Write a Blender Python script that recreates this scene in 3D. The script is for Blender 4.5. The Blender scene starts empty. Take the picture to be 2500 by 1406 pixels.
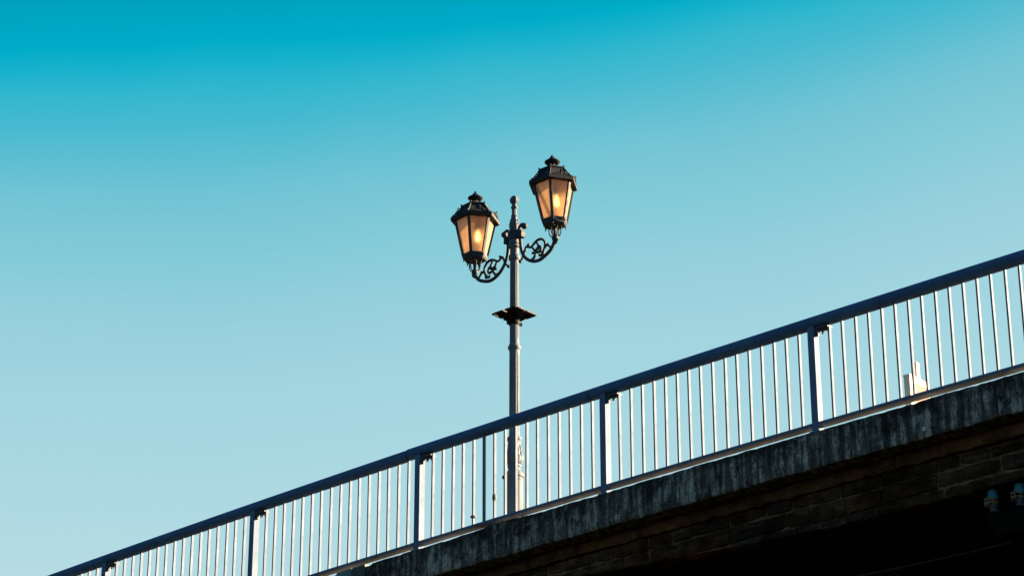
import bpy, bmesh, math, random
from math import pi, sin, cos, radians, sqrt, atan2
from mathutils import Vector, Matrix, noise as mnoise

random.seed(7)
sc = bpy.context.scene
COL = sc.collection
CAMZ = 1.65
AL, TH = 0.70031747, 0.40739386            # camera yaw against the bridge axis, pitch
CAMX, CAMY = 13.58519542, -17.43992259
RV = Vector((cos(AL), sin(AL), 0))          # to the right as seen from the river bank
FV = Vector((-sin(AL), cos(AL), 0))         # away from the viewer
SUN_AZ, SUN_EL = 0.625, radians(18)
S = 2.42700519                              # railing post spacing


def zc(x):
    """height of the (gently cambered) bridge edge line"""
    if x < -16:
        return zc(-16) + (x + 16) * 0.06
    if x > 16:
        return zc(16) - (x - 16) * 0.02
    return CAMZ + 7.3937487 + 0.029064501 * x - 0.0014016705 * x * x


# ----------------------------------------------------------------- helpers
class MB:
    def __init__(s):
        s.v, s.f, s.m, s.uv = [], [], [], {}

    def add(s, vs, fs, mi=0):
        o = len(s.v)
        s.v += [tuple(p) for p in vs]
        for f in fs:
            s.f.append(tuple(i + o for i in f)); s.m.append(mi)
        return o

    def hexa(s, p, mi=0):
        """8 corners: bottom 0-3 ccw, top 4-7"""
        s.add(p, [(3, 2, 1, 0), (4, 5, 6, 7), (0, 1, 5, 4), (1, 2, 6, 5), (2, 3, 7, 6), (3, 0, 4, 7)], mi)

    def box(s, x0, x1, y0, y1, z0, z1, mi=0, M=None):
        p = [Vector(q) for q in ((x0, y0, z0), (x1, y0, z0), (x1, y1, z0), (x0, y1, z0),
                                 (x0, y0, z1), (x1, y0, z1), (x1, y1, z1), (x0, y1, z1))]
        if M is not None:
            p = [M @ q for q in p]
        s.hexa(p, mi)

    def bar(s, a, b, w, h=None, up=(0, 0, 1), mi=0):
        a, b = Vector(a), Vector(b)
        h = h or w
        d = (b - a).normalized()
        u = Vector(up)
        if abs(d.dot(u)) > .97:
            u = Vector((1, 0, 0))
        r = d.cross(u).normalized(); u = r.cross(d)
        q = []
        for c in (a, b):
            q += [c - r * w / 2 - u * h / 2, c + r * w / 2 - u * h / 2, c + r * w / 2 + u * h / 2, c - r * w / 2 + u * h / 2]
        s.hexa(q, mi)

    def tube(s, pts, rad, seg=10, mi=0, cap=True, smooth=0):
        pts = [Vector(p) for p in pts]
        if not hasattr(rad, '__len__'):
            rad = [rad] * len(pts)
        if smooth:
            pts, rad = catmull(pts, rad, smooth)
        n = len(pts)
        ref = Vector((0, 0, 1))
        d0 = (pts[1] - pts[0]).normalized()
        if abs(d0.dot(ref)) > .9:
            ref = Vector((0, 1, 0)) if abs(d0.y) < .9 else Vector((1, 0, 0))
        r = d0.cross(ref).normalized()
        vs, fs = [], []
        for i in range(n):
            d = (pts[min(i + 1, n - 1)] - pts[max(i - 1, 0)])
            d = d.normalized() if d.length > 1e-9 else d0
            r = (r - d * r.dot(d)).normalized()
            u = d.cross(r)
            for k in range(seg):
                a = 2 * pi * k / seg
                vs.append(pts[i] + (r * cos(a) + u * sin(a)) * rad[i])
        for i in range(n - 1):
            for k in range(seg):
                k2 = (k + 1) % seg
                fs.append((i * seg + k, i * seg + k2, (i + 1) * seg + k2, (i + 1) * seg + k))
        if cap:
            fs.append(tuple(reversed(range(seg)))); fs.append(tuple((n - 1) * seg + k for k in range(seg)))
        s.add(vs, fs, mi)

    def lathe(s, prof, seg=32, mi=0, mod=None, cx=0, cy=0, a0=0.0, cap=True):
        """prof: (r, z); mod(angle, z, r) -> r"""
        vs, fs = [], []
        n = len(prof)
        for (r, z) in prof:
            for k in range(seg):
                a = a0 + 2 * pi * k / seg
                rr = mod(a, z, r) if mod else r
                vs.append((cx + rr * cos(a), cy + rr * sin(a), z))
        for i in range(n - 1):
            for k in range(seg):
                k2 = (k + 1) % seg
                fs.append((i * seg + k, i * seg + k2, (i + 1) * seg + k2, (i + 1) * seg + k))
        if cap:
            fs.append(tuple(reversed(range(seg)))); fs.append(tuple((n - 1) * seg + k for k in range(seg)))
        s.add(vs, fs, mi)

    def ball(s, c, r, seg=14, mi=0, sz=1.0):
        c = Vector(c); vs = [c - Vector((0, 0, r * sz))]; fs = []
        nr = max(4, seg // 2)
        for i in range(1, nr):
            t = pi * i / nr
            for k in range(seg):
                a = 2 * pi * k / seg
                vs.append(c + Vector((r * sin(t) * cos(a), r * sin(t) * sin(a), -r * sz * cos(t))))
        vs.append(c + Vector((0, 0, r * sz)))
        for k in range(seg):
            k2 = (k + 1) % seg
            fs.append((0, 1 + k2, 1 + k))
            for i in range(nr - 2):
                fs.append((1 + i * seg + k, 1 + i * seg + k2, 1 + (i + 1) * seg + k2, 1 + (i + 1) * seg + k))
            fs.append((1 + (nr - 2) * seg + k, 1 + (nr - 2) * seg + k2, len(vs) - 1))
        s.add(vs, fs, mi)

    def build(s, name, mats, parent=None, loc=None, bevel=0, sharp=32, rot=None):
        me = bpy.data.meshes.new(name)
        me.from_pydata(s.v, [], s.f)
        if not isinstance(mats, (list, tuple)):
            mats = [mats]
        for m in mats:
            me.materials.append(m)
        for p, mi in zip(me.polygons, s.m):
            p.material_index = mi; p.use_smooth = True
        bm = bmesh.new(); bm.from_mesh(me)
        if bevel:
            es = [e for e in bm.edges if len(e.link_faces) == 2 and e.calc_face_angle(0) > radians(40)]
            bmesh.ops.bevel(bm, geom=es, offset=bevel, segments=2, affect='EDGES', clamp_overlap=True)
        bmesh.ops.recalc_face_normals(bm, faces=bm.faces)
        for f in bm.faces:
            f.smooth = True
        bm.to_mesh(me); bm.free()
        me.set_sharp_from_angle(angle=radians(sharp))
        o = bpy.data.objects.new(name, me)
        COL.objects.link(o)
        if parent is not None:
            o.parent = parent
        if loc is not None:
            o.location = loc
        if rot is not None:
            o.rotation_euler = rot
        return o


def catmull(p, r, n):
    P, R = [], []
    for i in range(len(p) - 1):
        p0, p1, p2, p3 = p[max(i - 1, 0)], p[i], p[i + 1], p[min(i + 2, len(p) - 1)]
        for k in range(n):
            t = k / n
            P.append(.5 * ((2 * p1) + (p2 - p0) * t + (2 * p0 - 5 * p1 + 4 * p2 - p3) * t * t + (3 * p1 - p0 - 3 * p2 + p3) * t ** 3))
            R.append(r[i] * (1 - t) + r[i + 1] * t)
    P.append(p[-1]); R.append(r[-1])
    return P, R


def tag(o, label=None, cat=None, group=None, kind=None):
    if label: o['label'] = label
    if cat: o['category'] = cat
    if group: o['group'] = group
    if kind: o['kind'] = kind
    return o


def empty(name, loc=(0, 0, 0), parent=None):
    o = bpy.data.objects.new(name, None)
    o.empty_display_size = .2
    COL.objects.link(o); o.location = loc
    if parent is not None: o.parent = parent
    return o


def dup(o, parent=None, loc=None, rot=None, deep=True):
    c = o.copy(); COL.objects.link(c)
    if parent is not None: c.parent = parent
    if loc is not None: c.location = loc
    if rot is not None: c.rotation_euler = rot
    if deep:
        for ch in list(o.children):
            dup(ch, c)
    return c


# --------------------------------------------------------------- materials
def newmat(name):
    m = bpy.data.materials.new(name); m.use_nodes = True
    nt = m.node_tree
    return m, nt, nt.nodes['Principled BSDF'], nt.nodes['Material Output']


def nd(nt, typ, **kw):
    n = nt.nodes.new(typ)
    for k, v in kw.items():
        if k.startswith('i_'):
            n.inputs[k[2:].replace('_', ' ')].default_value = v
        else:
            setattr(n, k, v)
    return n


def ramp(nt, fac, stops, interp='LINEAR'):
    r = nt.nodes.new('ShaderNodeValToRGB'); r.color_ramp.interpolation = interp
    e = r.color_ramp.elements
    while len(e) < len(stops): e.new(0.5)
    for el, (p, c) in zip(e, stops):
        el.position = p
        el.color = (*c, 1) if hasattr(c, '__len__') else (c, c, c, 1)
    nt.links.new(fac, r.inputs[0])
    return r


def mix(nt, fac, a, b, blend='MIX'):
    n = nt.nodes.new('ShaderNodeMix'); n.data_type = 'RGBA'; n.blend_type = blend
    for sock, val in ((n.inputs[0], fac), (n.inputs[6], a), (n.inputs[7], b)):
        if hasattr(val, 'is_linked'):
            nt.links.new(val, sock)
        elif hasattr(val, '__len__'):
            sock.default_value = (*val, 1)
        else:
            sock.default_value = val
    return n.outputs[2]


def noise(nt, scale, detail=4, rough=.55, vec=None, stretch=None, coord='Object', dist=0.0):
    if vec is None:
        tc = nt.nodes.new('ShaderNodeTexCoord'); vec = tc.outputs[coord]
    if stretch:
        mp = nt.nodes.new('ShaderNodeMapping'); mp.inputs['Scale'].default_value = stretch
        nt.links.new(vec, mp.inputs[0]); vec = mp.outputs[0]
    n = nt.nodes.new('ShaderNodeTexNoise')
    n.inputs['Scale'].default_value = scale; n.inputs['Detail'].default_value = detail
    n.inputs['Roughness'].default_value = rough; n.inputs['Distortion'].default_value = dist
    nt.links.new(vec, n.inputs['Vector'])
    return n.outputs['Fac']


def bump(nt, h, strength, dist, bsdf):
    b = nt.nodes.new('ShaderNodeBump'); b.inputs['Strength'].default_value = strength; b.inputs['Distance'].default_value = dist
    nt.links.new(h, b.inputs['Height']); nt.links.new(b.outputs[0], bsdf.inputs['Normal'])


def paint(name, base, dark, rough=.5, scale=9, metallic=0.0, spec=.35, grime=.62, streak=None):
    m, nt, bs, out = newmat(name)
    n1 = noise(nt, scale, 6, .62, stretch=streak)
    r = ramp(nt, n1, [(.38, dark), (grime, base)])
    n2 = noise(nt, 220, 2, .5)
    c = mix(nt, .28, r.outputs[0], ramp(nt, n2, [(.35, .35), (.65, 1.0)]).outputs[0], 'MULTIPLY')
    nt.links.new(c, bs.inputs['Base Color'])
    bs.inputs['Metallic'].default_value = metallic
    bs.inputs['Specular IOR Level'].default_value = spec
    rr = ramp(nt, n1, [(.3, rough + .15), (.7, rough - .08)])
    nt.links.new(rr.outputs[0], bs.inputs['Roughness'])
    bump(nt, n2, .12, .002, bs)
    return m


M = {}
M['rail'] = paint('railing_paint', (.094, .152, .235), (.078, .130, .205), .64, 3.0, spec=.095)
M['rail_bar'] = paint('baluster_paint', (.108, .160, .230), (.088, .136, .200), .68, 5.0, spec=.07)
M['handrail'] = paint('handrail_paint', (.056, .125, .235), (.044, .100, .195), .6, 3.0, spec=.12)
M['bolt'] = paint('bolt_steel', (.05, .055, .06), (.02, .02, .02), .55, 40)
M['iron'] = paint('lamp_iron', (.036, .054, .068), (.024, .038, .049), .6, 14, spec=.16)
M['iron_pole'] = paint('pole_iron', (.090, .126, .152), (.066, .098, .124), .62, 7, spec=.14, streak=(1, 1, .25))
M['black_metal'] = paint('black_metal', (.010, .011, .013), (.005, .005, .006), .55, 20, spec=.08)
M['white_stud'] = paint('white_stud', (.75, .74, .68), (.5, .48, .42), .6, 60)
M['patina'] = paint('patina_sheet', (.10, .20, .185), (.05, .11, .105), .6, 9, streak=(1, 1, .35))
M['patina_dark'] = paint('dark_patina_sheet', (.045, .075, .07), (.018, .03, .03), .6, 9, streak=(1, 1, .35))
M['pipe'] = paint('pipe_paint', (.02, .22, .31), (.012, .14, .21), .5, 18, spec=.3)
M['flange'] = paint('flange_steel', (.20, .17, .14), (.08, .055, .04), .5, 30)
M['flange_bolt'] = paint('rusty_bolt', (.30, .13, .045), (.12, .05, .02), .7, 60)
M['cable'] = paint('cable_sheath', (.22, .24, .22), (.12, .13, .12), .6, 30)
M['roof_iron'] = paint('lantern_iron', (.022, .030, .037), (.013, .018, .023), .55, 12, spec=.12)


def m_concrete():
    m, nt, bs, out = newmat('weathered_concrete')
    tc = nt.nodes.new('ShaderNodeTexCoord'); uv = tc.outputs['UV']
    sep = nt.nodes.new('ShaderNodeSeparateXYZ'); nt.links.new(uv, sep.inputs[0])
    depth = sep.outputs['Y']                       # metres below the top edge
    big = noise(nt, 1.0, 5, .6, uv, (2.6, 1.1, 1))
    streak = noise(nt, 1.0, 6, .62, uv, (17, 1.5, 1), dist=.25)
    streak = mathn(nt, 'ADD', mathn(nt, 'MULTIPLY', streak, .52), mathn(nt, 'MULTIPLY', mathn(nt, 'ADD', noise(nt, 1.0, 7, .7, uv, (5.2, 2.6, 1), dist=.8), noise(nt, 1.0, 6, .7, uv, (13, 8, 1), dist=.5)), .26))
    streak2 = noise(nt, 1.0, 5, .6, uv, (44, 3.0, 1), dist=.3)
    fine = noise(nt, 55, 5, .7)
    blot = noise(nt, 1.0, 8, .7, uv, (9, 7, 1), dist=.6)
    # grey concrete, washed pale in vertical runs
    base = ramp(nt, streak, [(.41, (.026, .025, .021)), (.51, (.092, .086, .074)), (.60, (.37, .34, .275))]).outputs[0]
    runs = ramp(nt, streak2, [(.58, 0.0), (.70, 1.0)]).outputs[0]
    base = mix(nt, mathn(nt, 'MULTIPLY', runs, .35), base, (.36, .38, .38))
    # black algae, thick under the top edge and hanging down in ragged tongues
    sh = mathn(nt, 'MULTIPLY_ADD', depth, -1.75, .92)
    a = mathn(nt, 'ADD', mathn(nt, 'MULTIPLY', blot, .9), mathn(nt, 'MULTIPLY', big, 1.15))
    a = mathn(nt, 'ADD', a, mathn(nt, 'MULTIPLY', sh, .62))
    a = mathn(nt, 'ADD', a, mathn(nt, 'MULTIPLY', streak, -.55))
    alg = ramp(nt, mathn(nt, 'SUBTRACT', a, .55), [(.50, 0.0), (.76, .90)]).outputs[0]
    col = mix(nt, alg, base, (.014, .015, .013))
    # lime drips starting at the top edge
    drip = noise(nt, 1.0, 3, .5, uv, (70, 4.0, 1))
    dm = mathn(nt, 'MULTIPLY', ramp(nt, drip, [(.60, 0.0), (.68, 1.0)]).outputs[0],
               ramp(nt, depth, [(.0, 1.0), (.05, .9), (.15, 0.0)]).outputs[0])
    dm = mathn(nt, 'MULTIPLY', dm, ramp(nt, big, [(.45, 0.0), (.6, .85)]).outputs[0])
    col = mix(nt, dm, col, (.22, .22, .18))
    chip = noise(nt, 1.0, 4, .6, uv, (7, 11, 1), dist=1.2)
    col = mix(nt, mathn(nt, 'MULTIPLY', ramp(nt, chip, [(.665, 0.0), (.69, 1.0)]).outputs[0], .55), col, (.34, .32, .28))
    sp = noise(nt, 34, 3, .6)
    col = mix(nt, mathn(nt, 'MULTIPLY', ramp(nt, sp, [(.66, 0.0), (.72, 1.0)]).outputs[0], .4), col, (.24, .25, .21))
    col = mix(nt, .7, col, ramp(nt, fine, [(.36, .18), (.64, 1.45)]).outputs[0], 'MULTIPLY')
    nt.links.new(col, bs.inputs['Base Color'])
    bs.inputs['Roughness'].default_value = .88
    bs.inputs['Specular IOR Level'].default_value = .04
    bump(nt, mathn(nt, 'ADD', fine, mathn(nt, 'MULTIPLY', blot, 1.5)), .5, .012, bs)
    return m


def mathn(nt, op, a, b=None, c=None):
    n = nt.nodes.new('ShaderNodeMath'); n.operation = op
    for i, v in enumerate((a, b, c)):
        if v is None: continue
        if hasattr(v, 'is_linked'): nt.links.new(v, n.inputs[i])
        else: n.inputs[i].default_value = v
    return n.outputs[0]


def m_stone(name, cols, rough=.9):
    m, nt, bs, out = newmat(name)
    g = nt.nodes.new('ShaderNodeNewGeometry')
    r = ramp(nt, g.outputs['Random Per Island'], [(i / (len(cols) - 1), c) for i, c in enumerate(cols)])
    n1 = noise(nt, 5, 8, .68); n2 = noise(nt, 38, 6, .7)
    c = mix(nt, .85, r.outputs[0], ramp(nt, n1, [(.34, .15), (.68, 1.35)]).outputs[0], 'MULTIPLY')
    if name.endswith('sandstone') or name.startswith('cornice'):
        sm = ramp(nt, noise(nt, 2.6, 6, .7, stretch=(1, 1, 4.5), dist=.5), [(.53, 0.0), (.64, .6)]).outputs[0]
        c = mix(nt, sm, c, (.13, .078, .048))          # smeared old pointing
    c = mix(nt, .8, c, ramp(nt, noise(nt, 1.6, 5, .65, dist=.6), [(.36, .35), (.62, 1.35)]).outputs[0], 'MULTIPLY')
    c = mix(nt, .65, c, ramp(nt, n2, [(.3, .4), (.7, 1.35)]).outputs[0], 'MULTIPLY')
    nt.links.new(c, bs.inputs['Base Color'])
    bs.inputs['Roughness'].default_value = rough; bs.inputs['Specular IOR Level'].default_value = 0
    bump(nt, mathn(nt, 'ADD', n1, n2), .7, .02, bs)
    return m


M['concrete'] = m_concrete()
M['stone'] = m_stone('brown_sandstone', [(.046, .024, .014), (.088, .042, .018), (.030, .019, .014), (.068, .038, .021), (.043, .030, .022), (.062, .031, .016)])
M['grey_stone'] = m_stone('grey_sandstone', [(.052, .041, .033), (.036, .028, .022), (.066, .054, .044), (.044, .033, .025)])
M['cornice'] = m_stone('cornice_stone', [(.125, .058, .028), (.105, .052, .028), (.145, .066, .030)])
M['mortar'] = m_stone('lime_mortar', [(.19, .108, .062), (.19, .108, .062)])
M['vault'] = m_stone('vault_stone', [(.028, .036, .044), (.020, .026, .032)])
M['dark_stone'] = m_stone('dark_corbel_stone', [(.010, .010, .010), (.014, .013, .012)])  # very dark stone, used for the corbel
M['paving'] = m_stone('deck_paving', [(.095, .085, .075), (.080, .073, .066)])
M['bounce'] = m_stone('pale_bounce_stone', [(.48, .36, .26), (.43, .33, .24), (.46, .34, .24)])  # pale stone of the added light-bouncing strip
M['ground'] = m_stone('river_bank', [(.012, .014, .011), (.008, .010, .008)])


def m_plain(name, a, b, scale=4, rough=.8):
    m, nt, bs, out = newmat(name)
    n = noise(nt, scale, 5, .6)
    nt.links.new(ramp(nt, n, [(.35, a), (.65, b)]).outputs[0], bs.inputs['Base Color'])
    bs.inputs['Roughness'].default_value = rough; bs.inputs['Specular IOR Level'].default_value = .05
    return m


M['cream'] = m_plain('cream_render', (.42, .38, .33), (.46, .42, .36))
M['pink'] = m_plain('pink_brick', (.165, .125, .125), (.20, .15, .15), 9)
M['whitewash'] = m_plain('white_render', (.86, .70, .50), (.90, .74, .54))
M['window'] = m_plain('window_glass', (.02, .03, .04), (.03, .04, .05), 1, .1)


def m_glass(name, dirty, clear=.12):
    m, nt, bs, out = newmat(name)
    nt.nodes.remove(bs)
    tr = nd(nt, 'ShaderNodeBsdfTranslucent'); df = nd(nt, 'ShaderNodeBsdfDiffuse')
    tp = nd(nt, 'ShaderNodeBsdfTransparent'); gl = nd(nt, 'ShaderNodeBsdfGlossy', i_Roughness=.28)
    n1 = noise(nt, 9, 4, .6)
    col = ramp(nt, n1, [(.3, (.42, .315, .215)), (.7, (.48, .37, .265))]).outputs[0]
    if dirty:
        # a ragged streak of soot running down the pane
        tc = nt.nodes.new('ShaderNodeTexCoord')
        sep = nt.nodes.new('ShaderNodeSeparateXYZ'); nt.links.new(tc.outputs['UV'], sep.inputs[0])
        d = mathn(nt, 'ABSOLUTE', mathn(nt, 'SUBTRACT', mathn(nt, 'ADD', sep.outputs[0], mathn(nt, 'MULTIPLY', sep.outputs[1], .62)), .70))
        n2 = noise(nt, 60, 6, .75)
        s = mathn(nt, 'SUBTRACT', mathn(nt, 'MULTIPLY', n2, 1.0), mathn(nt, 'MULTIPLY', d, 2.6))
        col = mix(nt, ramp(nt, s, [(.16, 0.0), (.34, .85)]).outputs[0], col, (.10, .06, .035))
    nt.links.new(col, tr.inputs[0])
    nt.links.new(mix(nt, .0, col, (.5, .3, .15)), df.inputs[0])
    if clear > .3:
        rf_ = nd(nt, 'ShaderNodeBsdfRefraction', i_Roughness=.85, i_IOR=1.22); rf_.inputs[0].default_value = (.95, .70, .42, 1)
    tp.inputs[0].default_value = (.95, .70, .42, 1)
    gl.inputs[0].default_value = (.9, .9, .9, 1)
    a = nd(nt, 'ShaderNodeMixShader'); a.inputs[0].default_value = .36
    nt.links.new(tr.outputs[0], a.inputs[1]); nt.links.new(df.outputs[0], a.inputs[2])
    b = nd(nt, 'ShaderNodeMixShader')
    nt.links.new(ramp(nt, noise(nt, 6, 3), [(.35, clear), (.65, clear + .1)]).outputs[0], b.inputs[0])
    nt.links.new(a.outputs[0], b.inputs[1]); nt.links.new((rf_ if clear > .3 else tp).outputs[0], b.inputs[2])
    c = nd(nt, 'ShaderNodeMixShader'); c.inputs[0].default_value = .05
    nt.links.new(b.outputs[0], c.inputs[1]); nt.links.new(gl.outputs[0], c.inputs[2])
    nt.links.new(c.outputs[0], out.inputs[0])
    return m


M['glass'] = m_glass('amber_glass', False)
M['glass_dirty'] = m_glass('sooty_amber_glass', True)
M['glass_clear'] = m_glass('thin_amber_glass', False, .58)
m, nt, bs, out = newmat('glowing_mantle')
bs.inputs['Base Color'].default_value = (.9, .7, .4, 1)
bs.inputs['Emission Color'].default_value = (1, .66, .30, 1)
bs.inputs['Emission Strength'].default_value = 1.35
M['mantle'] = m
M['inner'] = m_plain('lantern_reflector', (.50, .30, .12), (.62, .38, .16), 12, .6)

# ------------------------------------------------------------------- world
w = bpy.data.worlds.new("World"); sc.world = w; w.use_nodes = True
nt = w.node_tree; bg = nt.nodes['Background']
sky = nt.nodes.new('ShaderNodeTexSky'); sky.sky_type = 'NISHITA'; sky.sun_disc = False
sky.sun_elevation = SUN_EL; sky.sun_rotation = SUN_AZ; sky.dust_density = .3
bw = nt.nodes.new('ShaderNodeRGBToBW'); nt.links.new(sky.outputs[0], bw.inputs[0])
tc = nt.nodes.new('ShaderNodeTexCoord'); sep = nt.nodes.new('ShaderNodeSeparateXYZ')
nt.links.new(tc.outputs['Generated'], sep.inputs[0])
EXPO = 3.2
# film-like grade of the physical sky: its brightness, minus height, picks the tint; the half away from the sun goes deeper
dot = nt.nodes.new('ShaderNodeVectorMath'); dot.operation = 'DOT_PRODUCT'
nt.links.new(tc.outputs['Generated'], dot.inputs[0]); dot.inputs[1].default_value = (-sin(SUN_AZ), -cos(SUN_AZ), 0)
t = mathn(nt, 'MULTIPLY_ADD', sep.outputs['Z'], -8.0, mathn(nt, 'MULTIPLY_ADD', bw.outputs[0], 1.25, -.45))
t = mathn(nt, 'MULTIPLY_ADD', mathn(nt, 'MAXIMUM', dot.outputs['Value'], 0.0), -4.5, t)
hz = nt.nodes.new('ShaderNodeTexNoise'); hz.inputs['Scale'].default_value = 5.0; hz.inputs['Detail'].default_value = 3
nt.links.new(tc.outputs['Generated'], hz.inputs['Vector'])       # faint unevenness of the air
t = mathn(nt, 'MULTIPLY_ADD', mathn(nt, 'SUBTRACT', hz.outputs['Fac'], .5), .28, t)
t = mathn(nt, 'MULTIPLY_ADD', t, 1 / 7, 5 / 7)      # -5 .. 2  ->  0 .. 1


def lin(c):
    return tuple((v / 255 / 12.92) if v <= 10 else ((v / 255 + .055) / 1.055) ** 2.4 for v in c)


P = lambda v: (v + 5) / 7
rp = ramp(nt, t, [(P(q), lin(c)) for q, c in ((-5.0, (0, 84, 158)), (-3.0, (0, 122, 180)), (-2.36, (0, 164, 193)), (-2.24, (0, 172, 201)), (-2.16, (22, 177, 204)), (-2.05, (50, 183, 207)),
                  (-1.92, (72, 186, 208)), (-1.62, (115, 196, 213)), (-1.27, (137, 204, 217)), (-1.0, (153, 208, 221)), (-.65, (162, 213, 224)),
                  (.15, (178, 218, 227)), (1.6, (198, 225, 228)))])
k = nt.nodes.new('ShaderNodeVectorMath'); k.operation = 'SCALE'; k.inputs['Scale'].default_value = 10.0 * 2 ** -EXPO
nt.links.new(rp.outputs[0], k.inputs[0]); nt.links.new(k.outputs[0], bg.inputs[0])
bg.inputs[1].default_value = 0.1

sun = bpy.data.lights.new('sun', 'SUN'); sun.energy = 5.0; sun.angle = radians(.5); sun.color = (1, .67, .41)
so = bpy.data.objects.new('sun', sun); COL.objects.link(so)
sd = Vector((sin(SUN_AZ) * cos(SUN_EL), cos(SUN_AZ) * cos(SUN_EL), sin(SUN_EL)))
so.rotation_euler = sd.to_track_quat('Z', 'Y').to_euler()
so.location = sd * 60 + Vector((0, 0, 10))

cam = bpy.data.cameras.new('camera'); co = bpy.data.objects.new('camera', cam); COL.objects.link(co)
cam.sensor_width = 36; cam.lens = 5903 * 36 / 2500; cam.clip_end = 4000; cam.clip_start = .1
co.location = (CAMX, CAMY, CAMZ); co.rotation_euler = (pi / 2 + TH, 0, AL)
sc.camera = co
sc.view_settings.view_transform = 'Standard'; sc.view_settings.look = 'None'; sc.view_settings.exposure = EXPO; sc.view_settings.gamma = 1
sc.render.resolution_x = 1024; sc.render.resolution_y = 575
sc.cycles.max_bounces = 12; sc.cycles.transparent_max_bounces = 16; sc.cycles.transmission_bounces = 10

# ------------------------------------------------------------------ ground
b = MB()
N = 24
for i in range(N + 1):
    for j in range(N + 1):
        x, y = (i / N * 2 - 1), (j / N * 2 - 1)
        X = 1500 * x * abs(x); Y = 1500 * y * abs(y)
        b.v.append((X, Y, mnoise.noise(Vector((X * .02, Y * .02, 3))) * .12))
for i in range(N):
    for j in range(N):
        q = i * (N + 1) + j
        b.f.append((q, q + N + 1, q + N + 2, q + 1)); b.m.append(0)
tag(b.build('ground', M['ground']), kind='structure')

# ------------------------------------------------------------------ bridge
bridge = empty('stone_bridge', (0, 4.9, 0))
tag(bridge, 'dark weathered stone road bridge with a streaked concrete edge slab', 'bridge')
BP = Vector((0, -4.9, 0))        # children are modelled in world coordinates
XS0, XS1 = -30.0, 34.0


def arch(x):
    pts = [(-1.4, 6.712), (-.385, 6.705), (.708, 6.656), (1.863, 6.614), (2.738, 6.607), (3.708, 6.628), (4.374, 6.654), (5.6, 6.672)]
    if x <= pts[0][0]: z = pts[0][1] - .018 * (x - pts[0][0]) ** 2
    elif x >= pts[-1][0]: z = pts[-1][1] - .017 * (x - pts[-1][0]) ** 2
    else:
        for (a, za), (c, zb) in zip(pts, pts[1:]):
            if a <= x <= c:
                t = (x - a) / (c - a); z = za + (zb - za) * t; break
    return CAMZ + z


def nz(x, y, z, o=0):
    return mnoise.noise(Vector((x + o, y + o * 1.7, z - o)))


def slab_top(x):
    """ragged, mossy top edge of the slab"""
    z = zc(x) - .020
    z += .008 * nz(x * 1.7, 0, 0, 4) + .007 * nz(x * 9, 0, 0, 9) + .004 * nz(x * 31, 0, 0, 2)
    z += .020 * math.exp(-((x + 1.25) / .32) ** 2) * (0.8 + .4 * nz(x * 14, 0, 0))     # moss cushion by the lamp
    if x < -3.0: z -= .012
    return z


# edge slab: front face as a fine grid, then top, underside and back
b = MB()
xs = []
x = XS0
while x < XS1:
    xs.append(x); x += (.03 if -4.2 < x < 5.2 else .4)
xs.append(XS1)
NV = 16
sect = []
for x in xs:
    t = slab_top(x); bt = zc(x) - .362 + .012 * nz(x * 2.2, 5, 0) + .006 * nz(x * 12, 7, 0)
    if x < -.6: bt += .02 * min(1, (-.6 - x) / 2.2)
    row = []
    for j in range(NV + 1):
        f = j / NV
        z = t + (bt - t) * f
        y = -.03 + .010 * nz(x * 3, z * 3, 1) + .006 * nz(x * 14, z * 14, 2) + (.012 if j == 0 else 0) + (.014 if j == NV else 0)
        row.append((x, y, z))
    row.append((x, .20, bt + .004)); row.append((x, .60, bt + .004)); row.append((x, .60, t - .004)); row.append((x, .10, t - .001 + .004 * nz(x * 20, 3, 3)))
    sect.append(row)
K = len(sect[0])
uvs = []
for r in sect:
    for j, p in enumerate(r):
        b.v.append(p)
        d = (zc(p[0]) - .013 - p[2])
        uvs.append((p[0], d if j <= NV else (.40 + 6 * p[1])))
for i in range(len(sect) - 1):
    for j in range(K):
        j2 = (j + 1) % K
        b.f.append((i * K + j, (i + 1) * K + j, (i + 1) * K + j2, i * K + j2)); b.m.append(0)
b.f.append(tuple(range(K))); b.m.append(0); b.f.append(tuple((len(sect) - 1) * K + j for j in reversed(range(K)))); b.m.append(0)
slab = b.build('edge_slab', M['concrete'], bridge, BP, sharp=50)
ul = slab.data.uv_layers.new(name='UVMap')
for lp in slab.data.loops:
    ul.data[lp.index].uv = uvs[lp.vertex_index]

# patina sheets over the slab joint
for nm, x0, x1, mt, lb in (('joint_cover', -3.462, -3.247, 'patina', 'pale green sheet metal cover'), ('joint_cover', -3.243, -3.055, 'patina_dark', 'dark green sheet metal cover')):
    b = MB()
    zt0, zt1 = zc(x0) - .026, zc(x1) - .020
    y0 = -.052
    b.hexa([(x0, y0, zt0 - .40), (x1, y0, zt1 - .40), (x1, -.012, zt1 - .40), (x0, -.012, zt0 - .40),
            (x0, y0, zt0), (x1, y0, zt1), (x1, .05, zt1), (x0, .05, zt0)])
    o = b.build(nm, M[mt], bridge, BP, bevel=.003); o['label'] = lb
b = MB(); b.ball((3.597, -.045, CAMZ + 7.188), .016, 12, sz=1.5)
o = b.build('wall_stud', M['white_stud'], bridge, BP); o['label'] = 'small white stud on the slab face'

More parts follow.
